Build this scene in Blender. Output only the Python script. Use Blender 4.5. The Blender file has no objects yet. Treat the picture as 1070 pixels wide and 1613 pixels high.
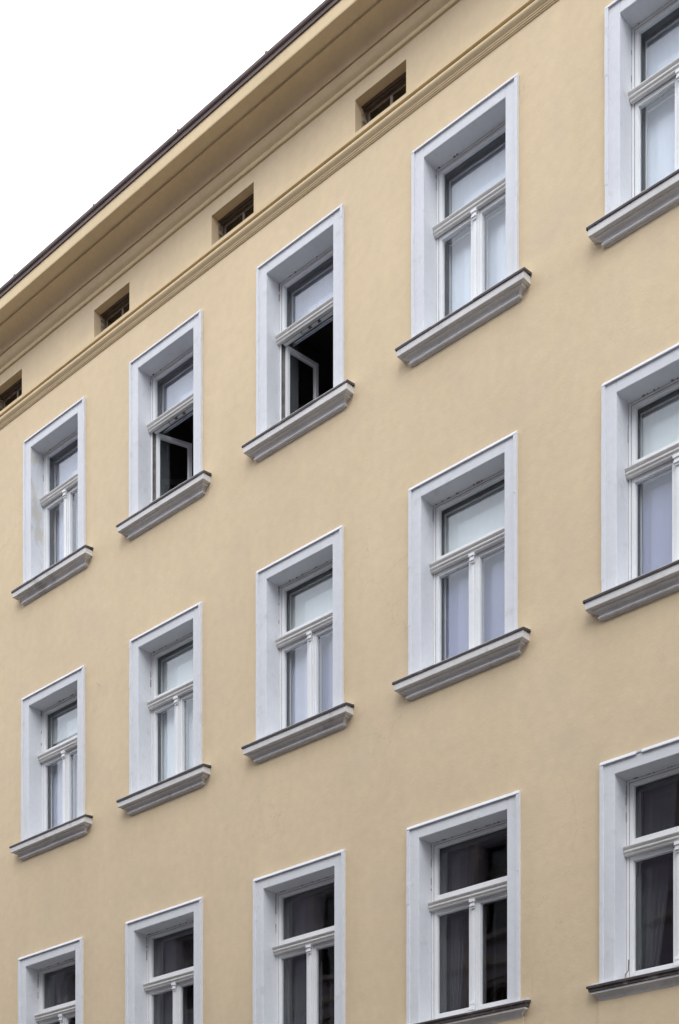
import bpy, bmesh, math, random
from mathutils import Vector
C = bpy.context.scene
COL = C.collection
random.seed(7)

# ------------------------------------------------------------------ camera
CAM_Y, CAM_Z, YAW = -11.7, 1.6, 41.9
cam = bpy.data.cameras.new('camera')
cam.sensor_fit = 'HORIZONTAL'
cam.sensor_width = 36.0
cam.lens = 36.0 * 2220.0 / 1070.0
cam.shift_x = 0.0
cam.shift_y = (2170.0 - 806.5) / 1070.0
cam.clip_start = 0.1
cam.clip_end = 2000
co = bpy.data.objects.new('camera', cam)
co.location = (0, CAM_Y, CAM_Z)
co.rotation_euler = (math.radians(90), 0, math.radians(YAW))
COL.objects.link(co)
C.camera = co

# ------------------------------------------------------------------ light
SUN_DIR = Vector((0.45, -0.70, 0.95)).normalized()
w = bpy.data.worlds.new('World')
C.world = w
w.use_nodes = True
nt = w.node_tree
nt.nodes.clear()
out = nt.nodes.new('ShaderNodeOutputWorld')
bg = nt.nodes.new('ShaderNodeBackground')
bg.inputs['Strength'].default_value = 0.14
sky = nt.nodes.new('ShaderNodeTexSky')
sky.sky_type = 'NISHITA'
sky.sun_disc = False
sky.sun_elevation = math.asin(SUN_DIR.z)
sky.sun_rotation = math.atan2(SUN_DIR.x, SUN_DIR.y)
tc = nt.nodes.new('ShaderNodeTexCoord')
ns = nt.nodes.new('ShaderNodeTexNoise')
ns.inputs['Scale'].default_value = 2.6
ns.inputs['Detail'].default_value = 5
rp = nt.nodes.new('ShaderNodeValToRGB')
rp.color_ramp.elements[0].position = 0.33
rp.color_ramp.elements[0].color = (0.78, 0.78, 0.78, 1)
rp.color_ramp.elements[1].position = 0.62
rp.color_ramp.elements[1].color = (1, 1, 1, 1)
mx = nt.nodes.new('ShaderNodeMix')
mx.data_type = 'RGBA'
mx.inputs['B'].default_value = (13.2, 13.9, 15.0, 1)      # bright even cloud layer
nt.links.new(tc.outputs['Generated'], ns.inputs['Vector'])
nt.links.new(ns.outputs['Fac'], rp.inputs['Fac'])
nt.links.new(rp.outputs['Color'], mx.inputs['Factor'])
nt.links.new(sky.outputs['Color'], mx.inputs['A'])
nt.links.new(mx.outputs['Result'], bg.inputs['Color'])
nt.links.new(bg.outputs['Background'], out.inputs['Surface'])

sl = bpy.data.lights.new('sun', 'SUN')
sl.energy = 0.9
sl.angle = math.radians(35)
sl.color = (1.0, 0.96, 0.9)
so = bpy.data.objects.new('sun', sl)
so.rotation_euler = (-SUN_DIR).to_track_quat('-Z', 'Y').to_euler()
so.location = (0, -20, 40)
COL.objects.link(so)

C.view_settings.view_transform = 'Standard'
C.view_settings.look = 'None'
C.view_settings.exposure = 0.26
C.view_settings.gamma = 1.0
C.view_settings.use_curve_mapping = False
C.render.engine = 'CYCLES'
C.cycles.max_bounces = 10
C.cycles.transparent_max_bounces = 16

# ------------------------------------------------------------------ materials
def mat(name, base, rough=0.85, var=0.08, scale=1.2, fine=0.03, fscale=25.0, bump=0.0, bscale=40.0,
        stain=None, stain_scale=3.0, stain_lo=0.6, stain_hi=0.75, spec=0.3, bump2=0.0, b2scale=4.0, stretch=None, wear=False):
    m = bpy.data.materials.new(name)
    m.use_nodes = True
    t = m.node_tree
    b = t.nodes['Principled BSDF']
    b.inputs['Roughness'].default_value = rough
    b.inputs['Specular IOR Level'].default_value = spec
    geo = t.nodes.new('ShaderNodeNewGeometry')
    mp = t.nodes.new('ShaderNodeMapping')
    if stretch: mp.inputs['Scale'].default_value = stretch
    t.links.new(geo.outputs['Position'], mp.inputs['Vector'])
    vec = mp.outputs['Vector']
    def noise(sc, det=4, rgh=0.55):
        n = t.nodes.new('ShaderNodeTexNoise')
        n.inputs['Scale'].default_value = sc
        n.inputs['Detail'].default_value = det
        n.inputs['Roughness'].default_value = rgh
        t.links.new(vec, n.inputs['Vector'])
        return n
    def ramp(src, p0, c0, p1, c1):
        r = t.nodes.new('ShaderNodeValToRGB')
        r.color_ramp.elements[0].position = p0; r.color_ramp.elements[0].color = (*c0, 1)
        r.color_ramp.elements[1].position = p1; r.color_ramp.elements[1].color = (*c1, 1)
        t.links.new(src, r.inputs['Fac'])
        return r.outputs['Color']
    n1 = noise(scale, 5)
    lo = tuple(max(0, c * (1 - var)) for c in base)
    hi = tuple(min(1, c * (1 + var)) for c in base)
    c = ramp(n1.outputs['Fac'], 0.32, lo, 0.68, hi)
    if fine:
        n2 = noise(fscale, 3, 0.6)
        f = ramp(n2.outputs['Fac'], 0.3, (1 - fine,) * 3, 0.7, (1 + fine,) * 3)
        mm = t.nodes.new('ShaderNodeMix'); mm.data_type = 'RGBA'; mm.blend_type = 'MULTIPLY'
        mm.inputs['Factor'].default_value = 1
        t.links.new(c, mm.inputs['A']); t.links.new(f, mm.inputs['B'])
        c = mm.outputs['Result']
    if stain:
        n3 = noise(stain_scale, 6, 0.65)
        k = ramp(n3.outputs['Fac'], stain_lo, (0, 0, 0), stain_hi, (1, 1, 1))
        mm = t.nodes.new('ShaderNodeMix'); mm.data_type = 'RGBA'
        t.links.new(k, mm.inputs['Factor']); t.links.new(c, mm.inputs['A'])
        mm.inputs['B'].default_value = (*stain, 1)
        c = mm.outputs['Result']
    if wear:
        mp2 = t.nodes.new('ShaderNodeMapping'); mp2.inputs['Scale'].default_value = (1.1, 1, .22)
        t.links.new(geo.outputs['Position'], mp2.inputs['Vector'])
        n4 = t.nodes.new('ShaderNodeTexNoise'); n4.inputs['Scale'].default_value = 1.7; n4.inputs['Detail'].default_value = 6
        n4.inputs['Roughness'].default_value = 0.62
        t.links.new(mp2.outputs['Vector'], n4.inputs['Vector'])
        k = ramp(n4.outputs['Fac'], 0.34, (.972, .968, .962), 0.64, (1.012, 1.012, 1.012))
        mm = t.nodes.new('ShaderNodeMix'); mm.data_type = 'RGBA'; mm.blend_type = 'MULTIPLY'; mm.inputs['Factor'].default_value = 1
        t.links.new(c, mm.inputs['A']); t.links.new(k, mm.inputs['B']); c = mm.outputs['Result']
        # hairline cracks: cell borders of a warped voronoi, kept only in a few patches
        n5 = noise(2.2, 4); n6 = noise(.45, 3)
        add = t.nodes.new('ShaderNodeVectorMath'); add.operation = 'MULTIPLY_ADD'
        t.links.new(n5.outputs['Color'], add.inputs[0]); add.inputs[1].default_value = (.9, .9, .9)
        t.links.new(geo.outputs['Position'], add.inputs[2])
        vo = t.nodes.new('ShaderNodeTexVoronoi'); vo.feature = 'DISTANCE_TO_EDGE'; vo.inputs['Scale'].default_value = .62
        t.links.new(add.outputs['Vector'], vo.inputs['Vector'])
        k1 = ramp(vo.outputs['Distance'], .0, (1, 1, 1), .0045, (0, 0, 0))
        k2 = ramp(n6.outputs['Fac'], .52, (0, 0, 0), .62, (.38, .38, .38))
        mu = t.nodes.new('ShaderNodeMix'); mu.data_type = 'RGBA'; mu.blend_type = 'MULTIPLY'; mu.inputs['Factor'].default_value = 1
        t.links.new(k1, mu.inputs['A']); t.links.new(k2, mu.inputs['B'])
        mm = t.nodes.new('ShaderNodeMix'); mm.data_type = 'RGBA'
        t.links.new(mu.outputs['Result'], mm.inputs['Factor']); t.links.new(c, mm.inputs['A'])
        mm.inputs['B'].default_value = (*[x * .62 for x in base], 1); c = mm.outputs['Result']
    t.links.new(c, b.inputs['Base Color'])
    prev = None
    for bs, sc in ((bump, bscale), (bump2, b2scale)):
        if not bs: continue
        nb = noise(sc, 4, 0.6)
        bp = t.nodes.new('ShaderNodeBump')
        bp.inputs['Strength'].default_value = 1.0
        bp.inputs['Distance'].default_value = bs
        t.links.new(nb.outputs['Fac'], bp.inputs['Height'])
        if prev: t.links.new(prev, bp.inputs['Normal'])
        prev = bp.outputs['Normal']
    if prev: t.links.new(prev, b.inputs['Normal'])
    return m

def glass_mat(name, ior=1.35, tint=(0.985, 0.99, 0.99)):
    m = bpy.data.materials.new(name)
    m.use_nodes = True
    t = m.node_tree
    t.nodes.clear()
    o = t.nodes.new('ShaderNodeOutputMaterial')
    tr = t.nodes.new('ShaderNodeBsdfTransparent'); tr.inputs['Color'].default_value = (*tint, 1)
    gl = t.nodes.new('ShaderNodeBsdfGlossy'); gl.inputs['Roughness'].default_value = 0.004
    gl.inputs['Color'].default_value = (0.95, 0.96, 1.0, 1)
    fr = t.nodes.new('ShaderNodeFresnel'); fr.inputs['IOR'].default_value = ior
    geo = t.nodes.new('ShaderNodeNewGeometry')
    # the node inverts the index on back faces; undo that so a pane has no total reflection inside
    iv = t.nodes.new('ShaderNodeMapRange')
    iv.inputs['To Min'].default_value = ior; iv.inputs['To Max'].default_value = 1 / ior
    t.links.new(geo.outputs['Backfacing'], iv.inputs['Value'])
    t.links.new(iv.outputs['Result'], fr.inputs['IOR'])
    n = t.nodes.new('ShaderNodeTexNoise'); n.inputs['Scale'].default_value = 1.6; n.inputs['Detail'].default_value = 1
    bp = t.nodes.new('ShaderNodeBump'); bp.inputs['Distance'].default_value = 0.002
    bp.inputs['Strength'].default_value = 1
    t.links.new(geo.outputs['Position'], n.inputs['Vector'])
    t.links.new(n.outputs['Fac'], bp.inputs['Height'])
    t.links.new(bp.outputs['Normal'], gl.inputs['Normal'])
    mx = t.nodes.new('ShaderNodeMixShader')
    t.links.new(fr.outputs['Fac'], mx.inputs['Fac'])
    t.links.new(tr.outputs['BSDF'], mx.inputs[1]); t.links.new(gl.outputs['BSDF'], mx.inputs[2])
    t.links.new(mx.outputs['Shader'], o.inputs['Surface'])
    return m

WALL = (0.694, 0.557, 0.372)
M = {
 'wall': mat('yellow_plaster', WALL, 0.92, 0.045, 0.55, 0.035, 9, bump=0.0016, bscale=42, bump2=0.006, b2scale=3.2,
             stain=(0.60, 0.49, 0.35), stain_scale=1.1, stain_lo=0.50, stain_hi=0.85, spec=0.15, wear=True),
 'trim': mat('yellow_moulding', (0.685, 0.545, 0.345), 0.9, 0.05, 1.5, 0.03, 14, bump=0.001, bscale=50, spec=0.15),  # yellower than the wall, to paint in light bounced between the mouldings
 'white': mat('white_plaster', (0.685, 0.695, 0.72), 0.85, 0.03, 1.4, 0.025, 18, bump=0.0012, bscale=30, bump2=0.004, b2scale=5,
              stain=(0.55, 0.54, 0.53), stain_scale=5.0, stain_lo=0.58, stain_hi=0.80, spec=0.2),
 'worn': mat('weathered_white_plaster', (0.655, 0.67, 0.70), 0.88, 0.04, 2.0, 0.03, 18, bump=0.0015, bscale=30,
             stain=(0.60, 0.575, 0.53), stain_scale=4.2, stain_lo=0.50, stain_hi=0.57, spec=0.2, stretch=(1, 1, .55)),
 'frame': mat('white_window_paint', (0.80, 0.81, 0.815), 0.5, 0.03, 3.0, 0.02, 30, bump=0.0004, bscale=60, spec=0.4,
              stain=(0.55, 0.52, 0.46), stain_scale=9.0, stain_lo=0.70, stain_hi=0.9),
 'moulding': mat('grey_white_paint', (0.66, 0.645, 0.62), 0.6, 0.05, 5.0, 0.04, 30, spec=0.3,
              stain=(0.42, 0.39, 0.35), stain_scale=7.0, stain_lo=0.6, stain_hi=0.8),
 'sill': mat('grey_sill_plaster', (0.66, 0.645, 0.635), 0.85, 0.07, 2.5, 0.05, 22, bump=0.001, bscale=45,
             stain=(0.34, 0.32, 0.30), stain_scale=3.5, stain_lo=0.58, stain_hi=0.78, spec=0.2),
 'flash': mat('brown_metal_flashing', (0.072, 0.058, 0.056), 0.6, 0.2, 4.0, 0.1, 30, spec=0.35,
              stain=(0.20, 0.17, 0.16), stain_scale=6, stain_lo=0.58, stain_hi=0.75),
 'rim': mat('skylit_metal_edge', (0.62, 0.62, 0.62), 0.5, 0.15, 6, 0.1, 30),
 'rough': mat('stained_sill_edge', (0.10, 0.085, 0.078), 0.9, 0.35, 6.0, 0.2, 40, bump=0.004, bscale=40,
              stain=(0.30, 0.27, 0.25), stain_scale=8, stain_lo=0.55, stain_hi=0.7),
 'gutter': mat('brown_gutter_metal', (0.15, 0.108, 0.098), 0.55, 0.18, 2.0, 0.08, 20, spec=0.35),
 'roof': mat('red_brown_roof', (0.14, 0.07, 0.05), 0.85, 0.2, 1, 0.1, 12),
 'jamb': mat('shaded_box_lining', (0.13, 0.138, 0.14), 0.7, 0.08, 2, 0.03, 20),  # dark tone paints the shade on box lining and inner sash
 'inner': mat('inner_window_paint', (0.62, 0.63, 0.63), 0.5, 0.03, 2, 0.0),
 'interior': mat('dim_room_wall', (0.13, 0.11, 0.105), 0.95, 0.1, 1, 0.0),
 'gap': mat('joint_shadow_grey', (0.16, 0.15, 0.14), 0.9, 0.3, 12, 0.1, 50),
 'wood': mat('old_brown_timber', (0.13, 0.10, 0.075), 0.85, 0.3, 6, 0.15, 40, stretch=(1, 6, 6)),
 'brick': mat('old_brown_brick', (0.30, 0.24, 0.17), 0.95, 0.3, 9, 0.15, 50, bump=0.003, bscale=60),
 'oldpaint': mat('weathered_beige_paint', (0.24, 0.205, 0.165), 0.8, 0.25, 9, 0.15, 50),
 'residue': mat('grey_brown_residue', (0.24, 0.22, 0.20), 0.9, 0.3, 12, 0.1, 50),
 'steel': mat('rusted_iron', (0.10, 0.075, 0.06), 0.7, 0.2, 20, 0.1, 60),
 'asphalt': mat('asphalt', (0.05, 0.05, 0.052), 0.95, 0.15, 0.6, 0.2, 60, bump=0.003, bscale=80),
 'paving': mat('paving_stone', (0.17, 0.167, 0.16), 0.9, 0.12, 0.8, 0.1, 25, bump=0.002, bscale=50),
 'kerb': mat('granite_kerb', (0.27, 0.265, 0.26), 0.8, 0.15, 6, 0.15, 60),
 'plinth': mat('grey_plinth', (0.30, 0.28, 0.25), 0.9, 0.1, 1, 0.05, 20, bump=0.002),
 'opp': mat('dark_grey_render', (0.205, 0.18, 0.225), 0.9, 0.15, 0.8, 0.06, 10, bump=0.003, bscale=30),
 'opptrim': mat('grey_brown_stone', (0.235, 0.195, 0.19), 0.9, 0.15, 2, 0.06, 20),
 'oppframe': mat('brown_window_wood', (0.10, 0.075, 0.055), 0.6, 0.15, 3, 0.05, 20),
 'glass': glass_mat('window_glass', 1.45),
 'atticglass': glass_mat('dusty_attic_glass', 1.16, (0.7, 0.7, 0.7)),
 'glass2': glass_mat('inner_glass', 1.28),
 'darkglass': glass_mat('opposite_glass', 1.5, (0.25, 0.25, 0.27)),
}
def cloth(name, col, rough=0.95, trans=0.25, thin=0.0):
    """woven fabric: diffuse plus a little light passing through, optionally sheer"""
    m = mat(name, col, rough, 0.05, 1.2, 0.03, 30, spec=0.1, stretch=(1, 1, 0.15))
    t = m.node_tree
    b = t.nodes['Principled BSDF']
    o = t.nodes['Material Output']
    tl = t.nodes.new('ShaderNodeBsdfTranslucent'); tl.inputs['Color'].default_value = (*col, 1)
    mx = t.nodes.new('ShaderNodeMixShader'); mx.inputs['Fac'].default_value = trans
    t.links.new(b.outputs['BSDF'], mx.inputs[1]); t.links.new(tl.outputs['BSDF'], mx.inputs[2])
    last = mx.outputs['Shader']
    if thin:
        tr = t.nodes.new('ShaderNodeBsdfTransparent')
        m2 = t.nodes.new('ShaderNodeMixShader'); m2.inputs['Fac'].default_value = thin
        t.links.new(last, m2.inputs[1]); t.links.new(tr.outputs['BSDF'], m2.inputs[2])
        last = m2.outputs['Shader']
    t.links.new(last, o.inputs['Surface'])
    return m
M['blind_blue'] = cloth('pale_blue_blind', (0.78, 0.84, 0.93), trans=0.05)
M['blind_green'] = cloth('pale_green_white_blind', (0.80, 0.86, 0.85), trans=0.05)
M['blind_lavender'] = cloth('lavender_blind', (0.27, 0.29, 0.46), trans=0.05)
M['blind_grey'] = cloth('lavender_grey_blind', (0.60, 0.63, 0.76), trans=0.05)
M['blind_bright'] = cloth('bright_white_blind', (0.84, 0.90, 0.95), trans=0.05)
M['sheer'] = cloth('white_sheer', (0.78, 0.80, 0.82), trans=0.2, thin=0.25)
M['sheer_grey'] = cloth('grey_sheer', (0.235, 0.245, 0.265), trans=0.15, thin=0.55)
M['drape_brown'] = cloth('brown_drape', (0.10, 0.083, 0.07), trans=0.1)
M['drape_plum'] = cloth('plum_drape', (0.16, 0.10, 0.13), trans=0.1)

# ------------------------------------------------------------------ mesh helpers
class MB:
    def __init__(s):
        s.bm = bmesh.new(); s.mi = 0
    def box(s, x0, x1, y0, y1, z0, z1, bev=0.0):
        vs = [s.bm.verts.new((x, y, z)) for z in (z0, z1) for y in (y0, y1) for x in (x0, x1)]
        fs = []
        for q in ((0, 2, 3, 1), (4, 5, 7, 6), (0, 1, 5, 4), (2, 6, 7, 3), (0, 4, 6, 2), (1, 3, 7, 5)):
            f = s.bm.faces.new([vs[i] for i in q]); f.material_index = s.mi; fs.append(f)
        if bev:
            es = list({e for f in fs for e in f.edges})
            r = bmesh.ops.bevel(s.bm, geom=es, offset=bev, segments=1, profile=0.5, affect='EDGES')
            for f in r['faces']: f.material_index = s.mi
        return s
    def quad(s, *pts):
        f = s.bm.faces.new([s.bm.verts.new(p) for p in pts]); f.material_index = s.mi
        return s
    def prism(s, prof, x0, x1):
        """closed (y,z) outline extruded along x"""
        a = [s.bm.verts.new((x0, y, z)) for y, z in prof]
        b = [s.bm.verts.new((x1, y, z)) for y, z in prof]
        n = len(prof)
        for i in range(n):
            f = s.bm.faces.new((a[i], a[(i + 1) % n], b[(i + 1) % n], b[i])); f.material_index = s.mi
        for g in (a[::-1], b):
            f = s.bm.faces.new(g); f.material_index = s.mi
        return s
    def returned(s, prof, hw, k=1.3, back=0.0):
        """moulding with mitred returns: prof = (projection, z) from bottom to top"""
        rings = []
        for p, z in prof:
            e = hw + k * p
            rings.append([s.bm.verts.new(v) for v in ((-e, back, z), (-e, -p, z), (e, -p, z), (e, back, z))])
        for a, b in zip(rings, rings[1:]):
            for i in range(3):
                f = s.bm.faces.new((a[i], a[i + 1], b[i + 1], b[i])); f.material_index = s.mi
        f = s.bm.faces.new(rings[0][::-1]); f.material_index = s.mi
        f = s.bm.faces.new(rings[-1]); f.material_index = s.mi
        return s
    def ring(s, x0, x1, z0, z1, wl, wr, wt, wb, y0, y1, bev=0.0):
        """rectangular frame out of four butted bars"""
        s.box(x0, x0 + wl, y0, y1, z0, z1, bev)
        s.box(x1 - wr, x1, y0, y1, z0, z1, bev)
        s.box(x0 + wl, x1 - wr, y0, y1, z1 - wt, z1, bev)
        if wb: s.box(x0 + wl, x1 - wr, y0, y1, z0, z0 + wb, bev)
        return s
    def tube(s, pts, r, n=6):
        pts = [Vector(p) for p in pts]
        rings = []
        for i, p in enumerate(pts):
            d = (pts[min(i + 1, len(pts) - 1)] - pts[max(i - 1, 0)]).normalized()
            u = d.orthogonal().normalized(); v = d.cross(u)
            rings.append([s.bm.verts.new(p + r * (math.cos(6.2832 * k / n) * u + math.sin(6.2832 * k / n) * v)) for k in range(n)])
        for a, b in zip(rings, rings[1:]):
            for k in range(n):
                f = s.bm.faces.new((a[k], a[(k + 1) % n], b[(k + 1) % n], b[k])); f.material_index = s.mi
        s.bm.faces.new(rings[0][::-1]).material_index = s.mi
        s.bm.faces.new(rings[-1]).material_index = s.mi
        return s
    def mesh(s, name, *mats):
        bmesh.ops.recalc_face_normals(s.bm, faces=s.bm.faces)
        me = bpy.data.meshes.new(name)
        s.bm.to_mesh(me); s.bm.free()
        for m in mats: me.materials.append(M[m] if isinstance(m, str) else m)
        return me

def put(name, me, parent=None, loc=(0, 0, 0), rz=0.0):
    o = bpy.data.objects.new(name, me)
    COL.objects.link(o)
    o.location = loc
    o.rotation_euler = (0, 0, rz)
    if parent: o.parent = parent
    return o
def tag(o, label=None, cat=None, group=None, kind=None):
    for k, v in (('label', label), ('category', cat), ('group', group), ('kind', kind)):
        if v: o[k] = v
    return o
_cache = {}
def cached(key, fn):
    if key not in _cache: _cache[key] = fn()
    return _cache[key]

# ------------------------------------------------------------------ layout of the facade (metres; wall plane y = 0)
XL, XR = -31.0, 9.0
ROWS = [  # frame outer top, sill front top, outer frame width, column centres (-1 .. 5)
    dict(top=14.640, sill=12.555, w=[1.355] * 7, c=[-18.03, -15.705, -13.415, -11.098, -8.757, -6.393, -4.06]),
    dict(top=11.070, sill=9.010, w=[1.37, 1.390, 1.343, 1.350, 1.384, 1.375, 1.37], c=[-18.06, -15.732, -13.414, -11.105, -8.784, -6.420, -4.07]),
    dict(top=7.464, sill=5.330, w=[1.43, 1.424, 1.434, 1.427, 1.442, 1.44, 1.43], c=[-18.13, -15.790, -13.450, -11.117, -8.780, -6.408, -4.07]),
]
FACE_S, FACE_T = 0.152, 0.148          # width of the white surround at the sides / top
ATTIC = [-19.1, -16.83, -14.497, -12.222, -9.903, -7.58, -5.25]
AZ0, AZ1, AHW = 15.340, 15.710, 0.364
TH = 0.45                              # wall thickness
TOP = 16.32

bld = bpy.data.objects.new('apartment_building', None)
COL.objects.link(bld)
bld.location = (-11, 0, 0)
tag(bld, 'yellow rendered apartment building with white framed windows and moulded eaves cornice', 'building')
BO = Vector((-11, 0, 0))
def bput(name, me, loc=(0, 0, 0), rz=0.0):
    return put(name, me, bld, Vector(loc) - BO, rz)

# ---- wall with its openings
def wall_mesh():
    b = MB()
    bands = []                         # (z0, z1, [(x0,x1)...])
    bands.append((AZ0, AZ1, [(c - AHW, c + AHW) for c in ATTIC]))
    for r in ROWS:
        ops = [(c - w / 2 + FACE_S - .004, c + w / 2 - FACE_S + .004) for c, w in zip(r['c'], r['w'])]
        bands.append((r['sill'] - .02, r['top'] - FACE_T + .004, ops))
    bands.sort()
    z = 0.0
    full = []
    for z0, z1, ops in bands:
        full.append((z, z0)); z = z1
    full.append((z, TOP))
    for z0, z1 in full:
        for y in (0, TH):
            b.quad((XL, y, z0), (XR, y, z0), (XR, y, z1), (XL, y, z1))
    for z0, z1, ops in bands:
        x = XL
        for o0, o1 in ops + [(XR, XR)]:
            for y in (0, TH):
                b.quad((x, y, z0), (o0, y, z0), (o0, y, z1), (x, y, z1))
            x = o1
        for o0, o1 in ops:
            b.quad((o0, 0, z0), (o0, TH, z0), (o0, TH, z1), (o0, 0, z1))
            b.quad((o1, 0, z0), (o1, 0, z1), (o1, TH, z1), (o1, TH, z0))
            b.quad((o0, 0, z1), (o0, TH, z1), (o1, TH, z1), (o1, 0, z1))
            b.quad((o0, 0, z0), (o1, 0, z0), (o1, TH, z0), (o0, TH, z0))
    b.quad((XL, 0, 0), (XL, TH, 0), (XL, TH, TOP), (XL, 0, TOP))
    b.quad((XR, 0, 0), (XR, TH, 0), (XR, TH, TOP), (XR, 0, TOP))
    bmesh.ops.remove_doubles(b.bm, verts=b.bm.verts, dist=1e-5)
    return b.mesh('wall', 'wall')
bput('wall', wall_mesh())

def lintel_mesh():
    b = MB(); b.box(XL, XR, -.03, -.001, 0, .7, .004); return b.mesh('plinth', 'plinth')
bput('plinth', lintel_mesh())

# ---- rooms: slabs, back wall and added partitions
b = MB()
for z in (0.4, 4.45, 8.05, 11.65, 15.0):
    b.box(XL + .2, XR - .2, TH + .002, 5.0, z - .3, z)
b.box(XL + .2, XR - .2, 5.0, 5.2, 0.1, 16.2)
b.box(XL + .0, XL + .2, TH + .002, 5.2, 0.1, 16.2)
b.box(XR - .2, XR, TH + .002, 5.2, 0.1, 16.2)
bput('interior_wall', b.mesh('interior_wall', 'interior'))
b = MB()
for k in range(8):  # unseen partitions, added to stop light crossing from room to room
    x = -19.25 + 2.325 * k
    for z0, z1 in ((4.452, 7.748), (8.052, 11.348), (11.652, 14.698)):
        b.box(x - .06, x + .06, TH + .004, 4.99, z0, z1)
bput('added_partition', b.mesh('added_partition', 'interior'))

# ---- string course under the attic windows
def arc(cx, cz, r, a0, a1, n):
    return [(cx + r * math.cos(math.radians(a0 + (a1 - a0) * i / n)), cz + r * math.sin(math.radians(a0 + (a1 - a0) * i / n))) for i in range(n + 1)]
sc_prof = [(0.0, 15.082), (.012, 15.085), (.012, 15.094), (.022, 15.098), (.022, 15.110), (.030, 15.114), (.030, 15.122)]
sc_prof += [(.026 + .036 * math.sin(math.pi * t / 8), 15.126 + .098 * t / 8) for t in range(9)]
sc_prof += [(.026, 15.230), (.060, 15.234), (.060, 15.276), (0.0, 15.335)]
b = MB(); b.prism([(-p, z) for p, z in sc_prof], XL, XR)
bput('string_course', b.mesh('string_course', 'trim'))

# ---- eaves cornice
pr = [(0.0, 15.868), (.024, 15.872), (.030, 15.888), (.030, 15.912)]
pr += [(.036, 15.916)]
pr += [(.036 + .056 * math.sin(math.pi * .5 * t / 8), 15.918 + .098 * (1 - math.cos(math.pi * .5 * t / 8)) * .55 + .098 * .45 * t / 8) for t in range(1, 9)]
pr += [(.092, 16.014), (.080, 16.016), (.080, 16.030), (.104, 16.032)]
pr += [(.104 + .20 * (1 - math.cos(math.pi * .5 * t / 12)), 16.032 + .128 * math.sin(math.pi * .5 * t / 12)) for t in range(1, 13)]
pr += [(.304, 16.148), (.318, 16.148), (.318, 16.176)]
pr += [(.468, 16.184), (.468, 16.172), (.482, 16.172), (.486, 16.185), (.486, 16.322), (0.0, 16.322)]
b = MB(); b.prism([(-p, z) for p, z in pr], XL, XR)
bput('cornice', b.mesh('cornice', 'trim'))

# ---- roof edge: flashing, gutter and brackets, roof behind
b = MB()
gp = [(.30, 16.324), (.494, 16.324), (.497, 16.318), (.503, 16.318), (.506, 16.358), (.522, 16.362), (.530, 16.372), (.534, 16.392), (.528, 16.410), (.514, 16.418), (.46, 16.425), (.30, 16.43)]
b.prism([(-p, z) for p, z in gp], XL, XR)
gut = bput('eaves_flashing', b.mesh('eaves_flashing', 'gutter'))
def brk():
    b = MB(); b.box(-.010, .010, -.534, -.49, 16.405, 16.430, .003); b.box(-.016, .016, -.522, -.515, 16.42, 16.43, .002)
    return b.mesh('gutter_bracket', 'gutter')
bm_ = brk()
x = XL + .5
while x < XR:
    put('gutter_bracket', bm_, gut, (x + random.uniform(-.1, .1), 0, random.uniform(-.006, .004)))
    x += 1.62
b = MB()
b.prism([(-.46, 16.432), (-.30, 16.432), (6.0, 20.2), (12.0, 16.432), (12.2, 16.45), (6.0, 20.4)], XL, XR)
bput('roof', b.mesh('roof', 'roof'))

# ---- attic windows
def attic_frame():
    b = MB()
    zt = AZ1 - .014
    b.ring(-.340, .362, AZ0 + .001, zt, .026, .030, .034, .03, .172, .21, .003)
    b.mi = 1
    b.ring(-.314, .002, AZ0 + .032, zt - .034, .008, .008, .008, .008, .176, .20)
    b.ring(.020, .332, AZ0 + .032, zt - .034, .008, .008, .008, .008, .176, .20)
    b.box(.002, .020, .174, .205, AZ0 + .032, zt - .035, .002)
    b.box(-.305, -.007, .180, .19, AZ0 + .15, AZ0 + .16)
    b.box(.029, .323, .180, .19, AZ0 + .15, AZ0 + .16)
    return b.mesh('attic_window', 'wood', 'oldpaint')
def attic_pane():
    b = MB(); b.box(-.31, .33, .192, .195, AZ0 + .035, AZ1 - .05); return b.mesh('pane', 'atticglass')
def attic_lintel():
    b = MB()
    b.box(-.361, .361, .104, .134, AZ1 - .016, AZ1 - .001, .004)
    b.box(-.361, .361, .140, .170, AZ1 - .026, AZ1 - .001, .004)
    return b.mesh('attic_lintel', 'wood')
def attic_brick(seed):
    rr = random.Random(seed)
    b = MB()
    for s in (-1, 1):
        z = AZ0 + .002
        i = 0
        while z < AZ1 - .04:
            h = .058 + rr.uniform(-.006, .006)
            d = .022 + rr.uniform(-.006, .006)
            x0, x1 = sorted((s * (AHW - .001), s * (AHW - d)))
            for y0, y1 in ([(.108, .168)] if i % 2 else [(.108, .134), (.142, .168)]):
                b.box(x0, x1, y0, y1, z, min(z + h, AZ1 - .028), .004)
            z += h + .010
            i += 1
    return b.mesh('attic_brickwork', 'brick')
af, ap, al = attic_frame(), attic_pane(), attic_lintel()
for i, c in enumerate(ATTIC):
    f = bput('attic_window', af, (c, 0, 0))
    put('pane', ap, f)
    bput('attic_lintel', al, (c, 0, 0))
    tag(bput('attic_brickwork', attic_brick(i), (c, 0, 0)), kind='stuff')

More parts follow.
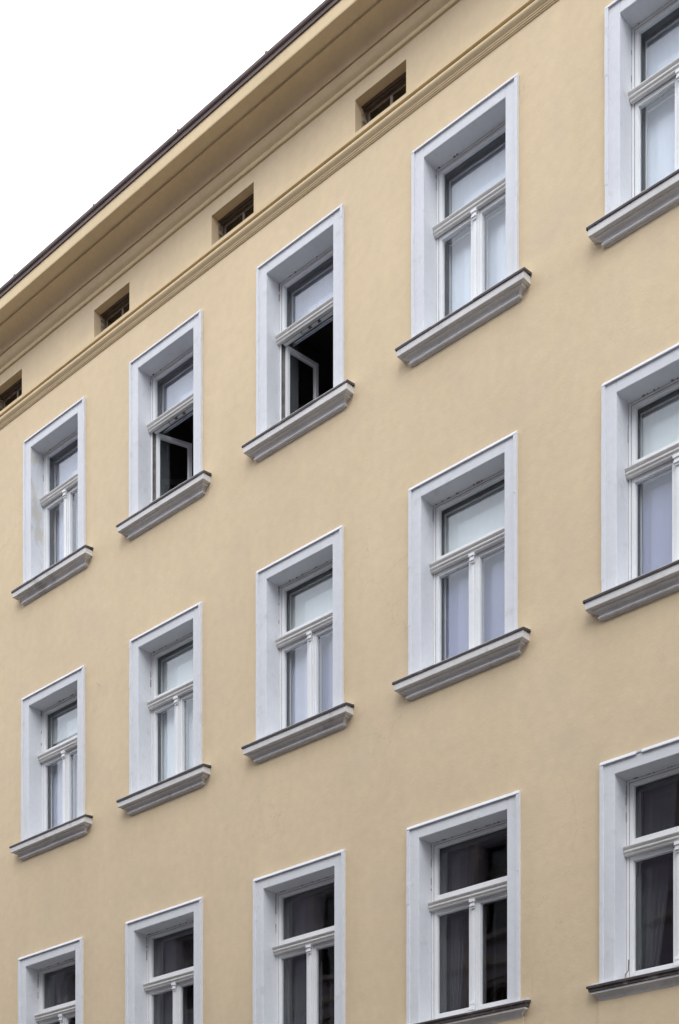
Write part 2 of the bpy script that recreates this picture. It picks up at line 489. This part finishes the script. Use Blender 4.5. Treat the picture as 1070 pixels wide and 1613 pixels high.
# ---- window pieces
YF = 0.19                               # front of the fixed frame
def surround_mesh(w, top, bot, material, seed, chip):
    """white plaster surround: flat face and lining of the reveal"""
    b = MB()
    h = w / 2; o = h - FACE_S; it = top - FACE_T
    F = -.024
    b.box(-h, -o, F, .001, bot, top, .004)
    b.box(o, h, F, .001, bot, top, .004)
    b.box(-o, o, F, .001, it, top, .004)
    # reveal lining, 4 mm of plaster on the wall opening
    b.mi = 1
    b.box(-o - .003, -o + .001, F + .004, YF + .10, bot, it)
    b.mi = 0
    b.box(o - .001, o + .003, F + .004, YF + .10, bot, it)
    b.box(-o + .001, o - .001, F + .004, YF + .10, it - .001, it + .003)
    return b.mesh('window_surround', 'white', material)
def lip_mesh(w, top, bot, seed, chips):
    """raised outer lip; a few places knocked off"""
    rr = random.Random(seed)
    b = MB()
    h = w / 2; L = .034; F = -.042
    def seg(a0, a1, fn):
        n = 9
        cuts = sorted([a0, a1] + [a0 + (a1 - a0) * (i + rr.uniform(.2, .8)) / n for i in range(n)])
        for i in range(len(cuts) - 1):
            fn(cuts[i], cuts[i + 1], rr.uniform(-.0016, .0016))
    seg(bot, top - L, lambda a, c, d: b.box(-h + d - .002, -h + L, F + d, -.02, a, c))
    seg(bot, top - L, lambda a, c, d: b.box(h - L, h + d + .002, F + d, -.02, a, c))
    tp = [(-.02, top - L), (F - .002, top - L), (F - .001, top - L + .008), (F + .014, top + .002), (-.02, top + .002)]
    if not chips: b.prism(tp, -h - .002, h + .002)
    if chips:
        xs = [-h - .002] + chips + [h + .002]
        for i in range(0, len(xs), 2):
            b.prism(tp, xs[i], xs[i + 1])
        for i in range(1, len(xs) - 1, 2):
            b.box(xs[i], xs[i + 1], F + .008, -.02, top - L * .7, top - .004, .003)
    return b.mesh('surround_lip', 'white')
def sill_mesh(w, bottomrow):
    b = MB()
    h = w / 2
    if not bottomrow:
        p = [(.0, -.190), (.016, -.190), (.022, -.180), (.040, -.177), (.046, -.169), (.046, -.158), (.034, -.153), (.034, -.146),
             (.040, -.136), (.050, -.122), (.066, -.112), (.084, -.107), (.084, -.094), (.098, -.092), (.120, -.084), (.121, -.080), (.121, -.012)]
        b.returned(p, h - .022, 1.3, .0)
    else:
        p = [(.004, -.134), (.012, -.132), (.018, -.116), (.030, -.094), (.046, -.080), (.058, -.074), (.068, -.070), (.070, -.050), (.080, -.046), (.082, -.012)]
        b.mi = 0
        b.returned(p[:-2], h - .0, 1.25, .0)
        b.mi = 1
        b.returned([(.0, -.0495)] + p[-2:], h - .0, 1.25, .0)
    return b.mesh('window_sill', 'sill', 'rough')
def flash_mesh(w, bottomrow, o, seed):
    rr = random.Random(seed)
    b = MB()
    h = w / 2
    P, ov = (.131, 1.3 * .131 - .022) if not bottomrow else (.092, 1.25 * .092)
    e = h + ov
    # sheets lapped along the length: sloping top, folded front edge
    cuts = [-e, -e + (2 * e) * rr.uniform(.25, .4), -e + 2 * e * rr.uniform(.6, .8), e]
    for i in range(3):
        d = rr.uniform(-.0015, .0025)
        x0, x1 = cuts[i], cuts[i + 1]
        b.mi = 0  # brown drop edge, its dark tone also painting the shadow gap below the fold
        b.box(x0, x1, -P - d, -P + .004 - d, -.016 + rr.uniform(-.002, .002), .0035 + d)
        b.mi = 1  # pale top sheet, painting the bright line where the fold catches the sky
        pr_ = [(-P - d - .001, .0036 + d), (-P - d - .001, .0085 + d), (.0, .027), (.0, .022)]
        b.prism(pr_, x0, x1)
    b.mi = 0
    for s in (-1, 1):                   # side turn-downs and upstand on the wall
        x0, x1 = sorted((s * (e - .0005), s * (e + .003)))
        b.prism([(-P, -.018), (-P, .006), (.0, .026), (.0, .001)], x0, x1)
    b.mi = 1
    b.prism([(.0, .0225), (.0, .0275), (YF + .02, .062), (YF + .02, .057)], -o + .003, o - .003)
    for s in (-1, 1):
        x0, x1 = sorted((s * (h + .004), s * (e - .01)))
        b.box(x0, x1, -.012, -.001, .022, .047)
    return b.mesh('sill_flashing', 'flash', 'rim')
def frame_mesh(o, it, fb, is_open):
    b = MB()
    g = .004
    b.box(-o + g, -o + .027, YF, YF + .07, fb, it - g, .003)
    b.box(o - .027, o - g, YF, YF + .07, fb, it - g, .003)
    b.box(-o + .027, o - .027, YF, YF + .07, it - .022, it - g, .003)
    b.box(-o + .027, o - .027, YF, YF + .07, fb, fb + .028, .003)
    b.mi = 2                            # dark strips round sashes and frame, painting the shade of the open joints
    zt = it - .690
    b.ring(-o + .027, o - .027, zt + .055, it - .022, .005, .005, .005, .001, YF + .010, YF + .05)
    b.ring(-o + .027, o - .027, fb + .028, zt - .034, .005, .005, .005, .001, YF + .010, YF + .05)
    b.ring(-o + .0005, o - .0005, fb, it - .0005, .004, .004, .004, .0, YF + .006, YF + .05)
    b.mi = 0
    # fixed transom bar
    b.box(-o + .027, o - .027, YF + .002, YF + .068, zt - .034, zt + .055, .003)
    # box lining between outer and inner window, its shade painted as dark grey
    b.mi = 1
    b.box(-o + .004, -o + .036, YF + .0705, TH + .03, fb, it - .008)
    b.box(o - .036, o - .004, YF + .0705, TH + .03, fb, it - .008)
    b.box(-o + .036, o - .036, YF + .0705, TH + .03, it - .030, it - .008)
    b.box(-o + .036, o - .036, YF + .0705, TH + .03, fb - .01, fb + .02)
    if not is_open: b.box(-o + .036, o - .036, YF + .0705, TH - .05, zt - .02, zt + .03)
    return b.mesh('window', 'frame', 'jamb', 'gap')
def sash_mesh(x0, x1, z0, z1, s=.038, t=.030, bt=.062):
    b = MB()
    y0, y1 = YF + .006, YF + .056
    b.ring(x0, x1, z0, z1, s, s, t, bt, y0, y1, .003)
    # thin glazing beads stepping in to the pane
    b.ring(x0 + s, x1 - s, z0 + bt, z1 - t, .005, .005, .005, .006, y0 + .018, y1 - .004)
    return b.mesh('sash', 'frame')
def pane_mesh(x0, x1, z0, z1, y, m):
    b = MB(); b.box(x0, x1, y, y + .003, z0, z1); return b.mesh('pane', m)
def transom_mesh(o):
    b = MB()
    p = [(.0, -.044), (.036, -.044), (.040, -.038), (.042, -.026), (.050, -.020), (.056, -.012), (.056, -.002), (.050, .004), (.050, .010),
         (.056, .014), (.064, .024), (.068, .030), (.068, .037), (.060, .041), (.0, .050)]
    b.prism([(YF - q, z) for q, z in p], -o + .006, o - .006)
    return b.mesh('transom_moulding', 'moulding')
def console_mesh(up):
    b = MB()
    s = 1 if up else -1
    def bx(y0, y1, z0, z1, hw):
        z0, z1 = sorted((s * z0, s * z1)); b.box(-hw, hw, y0, y1, z0, z1, .003)
    bx(YF - .050, YF - .020, -.002, -.034, .036)
    bx(YF - .040, YF - .020, -.034, -.058, .028)
    bx(YF - .046, YF - .020, -.058, -.080, .032)
    bx(YF - .034, YF - .020, -.080, -.100, .026)
    return b.mesh('console_block', 'frame')
def strip_mesh(z0, z1):
    b = MB()
    b.box(-.0385, .0385, YF - .006, YF + .0075, z0, z1, .004)
    b.box(-.020, .020, YF - .019, YF - .0065, z0 + .002, z1 - .002, .004)
    return b.mesh('mullion_strip', 'frame')
def inner_mesh(o, it, fb, mid, bead=True, yi=0):
    b = MB()
    y0, y1 = .325 + yi, .350 + yi
    zt = it - .690
    def leaf(x0, x1, z0, z1):
        b.mi = 0
        b.ring(x0, x1, z0, z1, .036, .036, .036, .036, y0, y1, .002)
        b.mi = 1 if bead else 0  # without bead colour the dark lining tone paints the weaker light indoors
        b.ring(x0 + .036, x1 - .036, z0 + .036, z1 - .036, .009, .009, .009, .009, y0 + .004, y1 - .004)
    leaf(-o + .036, o - .036, zt + .035, it - .034)
    if mid:
        leaf(-o + .036, -.0, fb + .02, zt - .022)
        leaf(.0, o - .036, fb + .02, zt - .022)
    return b.mesh('inner_sash', 'jamb', 'inner')
def crumbs_mesh(o, it, seed, n):
    """ragged sealant left in the corner between reveal soffit and frame"""
    rr = random.Random(seed)
    b = MB()
    for i in range(n):
        x = rr.uniform(-o + .03, o - .03); l = rr.uniform(.003, .014) * rr.choice((.6, 1, 1.6)); t = rr.uniform(.003, .010)
        b.box(x - l, x + l, YF - rr.uniform(.006, .022), YF + .004, it - t, it + .0005, .002)
    for i in range(n // 2):
        z = it - abs(rr.gauss(0, .25)) - .02; l = rr.uniform(.006, .05); t = rr.uniform(.0015, .004)
        b.box(-o + .0005, -o + t, YF - rr.uniform(.004, .012), YF + .004, z - l, z + l, .001)
    return b.mesh('sealant_crumbs', 'residue')
def blind_mesh(x0, x1, z0, z1, m, y=.380):
    b = MB()
    n = 10
    for i in range(n):                   # very slightly bowed cloth, hem bar below
        xa, xb = x0 + (x1 - x0) * i / n, x0 + (x1 - x0) * (i + 1) / n
        ya, yb = y + .004 * math.sin(i * 1.1), y + .004 * math.sin((i + 1) * 1.1)
        b.quad((xa, ya, z0), (xb, yb, z0), (xb, yb, z1), (xa, ya, z1))
    bmesh.ops.remove_doubles(b.bm, verts=b.bm.verts, dist=1e-5)
    b.box(x0, x1, y - .008, y + .010, z0 - .014, z0 + .004)
    return b.mesh('roller_blind', m)
def curtain_mesh(top, bot, z0, z1, m, y=.46, folds=6, amp=.02, seed=0):
    """hanging cloth; top=(x0,x1) bot=(x0,x1) let it be gathered to a side"""
    rr = random.Random(seed)
    b = MB()
    n, k = folds * 8, 10
    ph = [rr.uniform(-.6, .6) for _ in range(k + 1)]
    g = []
    for j in range(k + 1):
        t = j / k
        tt = t ** 1.4
        x0 = top[0] + (bot[0] - top[0]) * tt; x1 = top[1] + (bot[1] - top[1]) * tt
        row = []
        for i in range(n + 1):
            s = i / n
            row.append(b.bm.verts.new((x0 + (x1 - x0) * s, y + amp * math.sin(s * folds * 6.283 + .5 * math.sin(s * 9 + seed)) * (0.7 + .3 * t), z1 + (z0 - z1) * t)))
        g.append(row)
    for j in range(k):
        for i in range(n):
            b.bm.faces.new((g[j][i], g[j][i + 1], g[j + 1][i + 1], g[j + 1][i])).smooth = True
    return b.mesh('curtain', m)

ROWN = ['top', 'middle', 'bottom']
COLN = {0: 'leftmost %s row window', 1: 'second %s row window from left', 2: 'third %s row window from left', 3: 'fourth %s row window from left', 4: 'rightmost %s row window'}
def place(ri, ci): return COLN[ci] % ROWN[ri]

def make_window(ri, k):
    r = ROWS[ri]; ci = k - 1
    w, c, top, sz = r['w'][k], r['c'][k], r['top'], r['sill']
    o = w / 2 - FACE_S; it = top - FACE_T
    fb = sz + .055                       # bottom of the fixed frame
    zt = it - .690
    br = ri == 2
    L = (c, 0, 0)
    is_open = ri == 0 and ci in (1, 2)
    yi = (0, -.030, 0)[ri]
    chips = {(2, 4): [-.33, -.27], (0, 0): None}.get((ri, ci))
    sm = 'worn' if (ri, ci) in ((0, 0),) else 'white'
    sur = bput('window_surround', cached(('sur', w, ri, sm), lambda: surround_mesh(w, top, sz, sm, 1, None)), L)
    put('surround_lip', lip_mesh(w, top, sz, ri * 10 + k, chips), sur)
    sill = bput('window_sill', cached(('sill', w, br), lambda: sill_mesh(w, br)), (c, 0, sz))
    put('sill_flashing', flash_mesh(w, br, o, ri * 31 + k), sill)
    win = bput('window', cached(('frame', w, ri, is_open), lambda: frame_mesh(o, it, fb, is_open)), L)
    # fanlight
    x0, x1 = -o + .0325, o - .0325
    fz0, fz1 = zt + .0565, it - .0275
    fl = cached(('fan', w, ri), lambda: sash_mesh(x0, x1, fz0, fz1))
    fan = put('fanlight_sash', fl, win)
    put('pane', cached(('fp', w, ri), lambda: pane_mesh(x0 + .036, x1 - .036, fz0 + .06, fz1 - .028, YF + .032, 'glass')), win)
    put('transom_moulding', cached(('tr', w), lambda: transom_mesh(o)), win, (0, 0, zt))
    # casements
    cz0, cz1 = fb + .0295, zt - .0405
    inner_glass = True
    for s in (-1, 1):
        xa, xb = (x0, -.034) if s < 0 else (.034, x1)
        if is_open:
            ang = {1: 68, 2: 82}[ci] if s < 0 else -86
            hx = x0 if s < 0 else x1
            # hinge axis at the frame, leaf swung into the room
            key = ('op', w, ri, s)
            width = (x1 - x0) / 2
            a, d = (0, width - .012) if s < 0 else (-width + .012, 0)
            sa = put('casement_sash', cached(key, lambda: sash_mesh(a, d, cz0 + .002, cz1, .046, .046)), win, (0, 0, 0))
            pa = put('pane', cached(key + ('p',), lambda: pane_mesh(a + .05, d - .05, cz0 + .06, cz1 - .046, YF + .032, 'glass')), win)
            piv = Vector((hx, YF + .056, 0))
            th = math.radians(ang)
            for ob in (sa, pa):
                off = Vector((0, -(YF + .056), 0))
                off = Vector((off.x * math.cos(th) - off.y * math.sin(th), off.x * math.sin(th) + off.y * math.cos(th), 0))
                ob.location = piv + off
                ob.rotation_euler = (0, 0, th)
        else:
            key = ('cas', w, ri, s)
            put('casement_sash', cached(key, lambda: sash_mesh(xa, xb, cz0, cz1, t=.048)), win)
            put('pane', cached(key + ('p',), lambda: pane_mesh(xa + .036, xb - .036, cz0 + .06, cz1 - .048, YF + .032, 'glass')), win)
    if not is_open:
        put('mullion_strip', cached(('ms', ri), lambda: strip_mesh(cz0 + .002, cz1 + .0)), win)
        put('console_block', cached(('cb', 1), lambda: console_mesh(True)), win, (0, 0, zt - .040))
        put('console_block', cached(('cb', 0), lambda: console_mesh(False)), win, (0, 0, cz0 + .012))
    else:
        for xx in (-.12, .03):
            b = MB(); b.box(xx - .05, xx + .045, YF + .01, YF + .03, zt - .058, zt - .036, .003)
            put('strike_plate', b.mesh('strike_plate', 'frame'), win)
        for xa, xb in ((-o + .06, -.19), (.12, o - .06)):
            b = MB(); b.box(xa, xb, YF + .008, YF + .05, zt - .054, zt - .036, .003)
            put('rebate_strip', b.mesh('rebate_strip', 'frame'), win)
        b = MB(); b.box(x0 + .001, x0 + .012, YF + .03, YF + .072, fb + .03, zt - .04); b.box(x0 + .002, x0 + .02, YF + .018, YF + .04, fb + .24, fb + .30, .003)
        put('hinge_rebate', b.mesh('hinge_rebate', 'gap'), win)
    put('inner_sash', cached(('in', w, ri, is_open), lambda: inner_mesh(o, it, fb, not is_open, not br, yi)), win)
    put('pane', cached(('ip', w, ri), lambda: pane_mesh(-o + .08, o - .08, zt + .07, it - .078, .336 + yi, 'glass2')), win)
    if not is_open:
        for s in (-1, 1):
            xa, xb = (-o + .08, -.045) if s < 0 else (.045, o - .08)
            put('pane', cached(('ipl', w, ri, s), lambda: pane_mesh(xa, xb, fb + .068, zt - .066, .336 + yi, 'glass2')), win)
    n = [4, 9, 13][ri]
    if ci in (0, 1, 2, 3, 4):
        tag(put('sealant_crumbs', crumbs_mesh(o, it, ri * 77 + k, n), win), kind='stuff')
    if br:                               # slightly raised apron under the bottom-row sills
        b = MB(); b.box(-w / 2 - .035, w / 2 + .035, -.010, .002, 4.3, sz - .133, .003)
        bput('apron_panel', b.mesh('apron_panel', 'wall'), L)
    return dict(o=o, it=it, fb=fb, zt=zt, c=c, ri=ri, ci=ci)

WIN = {}
for ri in range(3):
    for k in range(7):
        WIN[(ri, k - 1)] = make_window(ri, k)

# ---- blinds and curtains behind the glass (hang from rods of their own)
def blind(ri, ci, where, m, words, z0=None):
    d = WIN[(ri, ci)]
    o, it, fb, zt = d['o'], d['it'], d['fb'], d['zt']
    if where == 'fan': a = (-o + .045, o - .045, (zt + .045) if z0 is None else z0, it - .04)
    elif where == 'left': a = (-o + .045, -.005, fb + .03, zt - .03)
    elif where == 'right': a = (.005, o - .045, fb + .03, zt - .03)
    ob = put('roller_blind', blind_mesh(*a, m), None, (d['c'], (-.005, -.035, 0)[ri], 0))
    wh = {'fan': 'behind upper pane,', 'left': 'behind lower left pane,', 'right': 'behind lower right pane,'}[where]
    tag(ob, '%s %s %s' % (words, wh, place(ri, ci)), 'blind', 'window blinds')
def curtain(ri, ci, top, bot, zz, m, words, where, **kw):
    d = WIN[(ri, ci)]
    ob = put('curtain', curtain_mesh(top, bot, zz[0], zz[1], m, seed=ri * 7 + ci, **kw), None, (d['c'], (0, -.030, 0)[ri], 0))
    tag(ob, '%s %s %s' % (words, where, place(ri, ci)), 'curtain', 'window curtains')
    return ob
for ci, mu, ml, wu, wl in ((3, 'blind_blue', 'blind_blue', 'pale blue blind', 'pale blue blind'),
                           (4, 'blind_blue', 'blind_blue', 'pale blue blind', 'pale blue blind'),
                           (0, 'blind_grey', 'blind_grey', 'lavender grey blind', 'lavender grey blind')):
    blind(0, ci, 'fan', mu, wu); blind(0, ci, 'left', ml, wl); blind(0, ci, 'right', ml, wl)
for ci in (1, 2): blind(0, ci, 'fan', 'blind_grey', 'lavender grey blind')
for ci in (3, 4):
    blind(1, ci, 'fan', 'blind_green', 'greenish white blind'); blind(1, ci, 'left', 'blind_lavender', 'lavender blind'); blind(1, ci, 'right', 'blind_lavender', 'lavender blind')
blind(1, 2, 'fan', 'blind_green', 'greenish white blind')
blind(1, 1, 'fan', 'blind_green', 'greenish white blind'); blind(1, 1, 'left', 'blind_bright', 'bright white blind'); blind(1, 1, 'right', 'blind_bright', 'bright white blind')
d = WIN[(1, 0)]
blind(1, 0, 'fan', 'blind_green', 'greenish white half lowered blind', d['it'] - .42)
blind(1, 0, 'left', 'blind_grey', 'grey blind'); blind(1, 0, 'right', 'blind_grey', 'grey blind')
d = WIN[(1, 2)]
o, it, fb, zt = d['o'], d['it'], d['fb'], d['zt']
blind(1, 2, 'left', 'blind_grey', 'lavender grey blind')
curtain(1, 2, (.0, o - .05), (.0, .30), (fb + .03, zt - .03), 'sheer', 'white curtain drawn to one side', 'behind lower right pane,', folds=4, amp=.008, y=.39)
blind(1, 2, 'right', 'blind_lavender', 'lavender blind')
# open windows: faint plum drapes deep inside
d = WIN[(0, 1)]
curtain(0, 1, (-.30, .10), (-.32, .05), (d['fb'], d['it'] + .05), 'drape_plum', 'plum drape hanging in the dark', 'inside the open', folds=4, y=.95)
# bottom row
for ci, specs in {
    0: [((-.50, .12), (-.50, .10), 'sheer_grey', 'grey net curtain', 'left half of'), ((.12, .5), (.2, .5), 'drape_brown', 'brown curtain', 'right half of')],
    1: [((-.54, .10), (-.54, .02), 'sheer_grey', 'grey net curtain', 'left half of'), ((.22, .54), (.24, .54), 'sheer_grey', 'grey net curtain', 'right half of')],
    2: [((-.54, .02), (-.54, -.2), 'sheer_grey', 'grey net curtain pulled back', 'left half of'), ((.22, .54), (.40, .54), 'sheer_grey', 'grey net curtain pulled back', 'right half of')],
    3: [((-.56, -.26), (-.56, -.36), 'sheer_grey', 'narrow grey curtain', 'left side of'), ((-.25, -.16), (-.34, -.28), 'drape_brown', 'narrow brown drape', 'left half of')],
    4: [((-.56, -.16), (-.56, -.38), 'sheer_grey', 'grey net curtain pulled back', 'left half of')],
}.items():
    d = WIN[(2, ci)]
    for tp, bt, m, wd, wh in specs:
        curtain(2, ci, tp, bt, (d['fb'], d['it']), m, wd, wh, folds=5, amp=.022, y=.43)

# ---- small fixings on the wall
b = MB()
b.tube([(0, .0, 0), (0, -.03, .004), (.004, -.05, -.006), (.004, -.055, -.022)], .0045)
b.tube([(.0, -.05, -.006), (.010, -.057, .008)], .0035)
bput('wall_hook', b.mesh('wall_hook', 'sill'), (-14.74, 0, 10.72))
d = WIN[(2, 4)]
b = MB()
b.tube([(0, 0, .0), (.004, .0, .05), (.03, .01, .085), (.034, .012, .19)], .0045)
b.box(-.035, .018, -.008, .008, -.006, .012, .003)
bput('sill_hook', b.mesh('sill_hook', 'steel'), (d['c'] - d['o'] + .035, .11, 5.385))

# ------------------------------------------------------------------ street and the house across it
def struct(name, me, loc=(0, 0, 0)):
    o = put(name, me, None, loc); o['kind'] = 'structure'; return o
b = MB(); b.quad((-400, -400, -.02), (400, -400, -.02), (400, 400, -.02), (-400, 400, -.02))
struct('ground', b.mesh('ground', 'paving'))
b = MB(); b.box(-150, 150, -11.2, -3.2, -.019, -.008); struct('road', b.mesh('road', 'asphalt'))
b = MB(); b.box(-150, 150, -3.0, -.031, -.019, .0, 0); b.mi = 1; b.box(-150, 150, -3.2, -3.0, -.019, .004, .006); struct('pavement', b.mesh('pavement', 'paving', 'kerb'))
b = MB(); b.box(-150, 150, -14.499, -11.4, -.019, .0, 0); b.mi = 1; b.box(-150, 150, -11.4, -11.2, -.019, .004, .006); struct('pavement', b.mesh('pavement', 'paving', 'kerb'))

opp = bpy.data.objects.new('apartment_building', None)
COL.objects.link(opp)
opp.location = (-14, -14.5, 0)
tag(opp, 'dark grey brown house across the street, seen only mirrored in the bottom row panes', 'building')
OX0, OX1, OH = -44.0, 12.0, 17.4
ocols = [OX0 + 1.6 + 2.6 * i for i in range(21)]
orows = [(1.2, 3.4), (4.9, 7.1), (8.4, 10.6), (11.9, 14.0)]
b = MB()
ops = [(x - .55, x + .55) for x in ocols]
z = 0
for z0, z1 in orows + [(OH, OH)]:
    b.box(OX0, OX1, -.4, 0, z, z0)
    if z1 > z0:
        x = OX0
        for a, c in ops + [(OX1, OX1)]:
            b.box(x, a, -.4, 0, z0, z1); x = c
    z = z1
def oput(name, me, loc=(0, 0, 0)):
    return put(name, me, opp, Vector(loc) - Vector((-14, 0, 0)))
oput('wall', b.mesh('wall', 'opp'))
b = MB(); b.box(-.54, .54, -.24, -.20, 0, 2.2)
b = MB(); b.ring(-.549, .549, .0, 2.2, .07, .07, .07, .07, -.26, -.20); b.box(-.04, .04, -.25, -.21, .07, 2.13); b.box(-.48, -.04, -.25, -.21, 1.45, 1.53); b.box(.04, .48, -.25, -.21, 1.45, 1.53)
owm = b.mesh('window', 'oppframe')
b = MB(); b.box(-.48, .48, -.234, -.230, .06, 2.14); opm = b.mesh('pane', 'darkglass')
b = MB(); b.ring(-.72, .72, -.02, 2.36, .16, .16, .15, .0, .0, .05); b.box(-.8, .8, .0, .14, -.14, -.03); b.box(-.8, .8, .0, .12, 2.37, 2.5)
osm = b.mesh('window_surround', 'opptrim')
for z0, z1 in orows:
    for x in ocols:
        if -36 < x < 2:
            f = oput('window', owm, (x, 0, z0)); put('pane', opm, f)
            oput('window_surround', osm, (x, 0, z0))
b = MB(); b.prism([(0, 16.4), (.05, 16.45), (.1, 16.5), (.1, 16.6), (.3, 16.8), (.5, 16.9), (.5, 17.2), (0, 17.3)], OX0, OX1); oput('cornice', b.mesh('cornice', 'opptrim'))
b = MB(); b.prism([(.1, 11.2), (.1, 11.4), (0.0, 11.45), (0, 11.1)], OX0, OX1); oput('string_course', b.mesh('string_course', 'opptrim'))
b = MB(); b.box(OX0, OX1, -3.0, -.402, .0, 17.39); oput('interior_wall', b.mesh('interior_wall', 'interior')) if False else b.bm.free()
b = MB(); b.box(OX0, OX1, -5.2, -5.0, 0, 17.39); b.box(OX0, OX0 + .2, -5.0, -.402, 0, 17.39); b.box(OX1 - .2, OX1, -5.0, -.402, 0, 17.39)
for zz in (.3, 4.2, 7.7, 11.2, 14.8): b.box(OX0 + .2, OX1 - .2, -5.0, -.402, zz - .25, zz)
oput('interior_wall', b.mesh('interior_wall', 'interior'))
b = MB(); b.prism([(.5, 17.405), (-5.5, 20.4), (-11.5, 17.405)], OX0, OX1); oput('roof', b.mesh('roof', 'roof'))
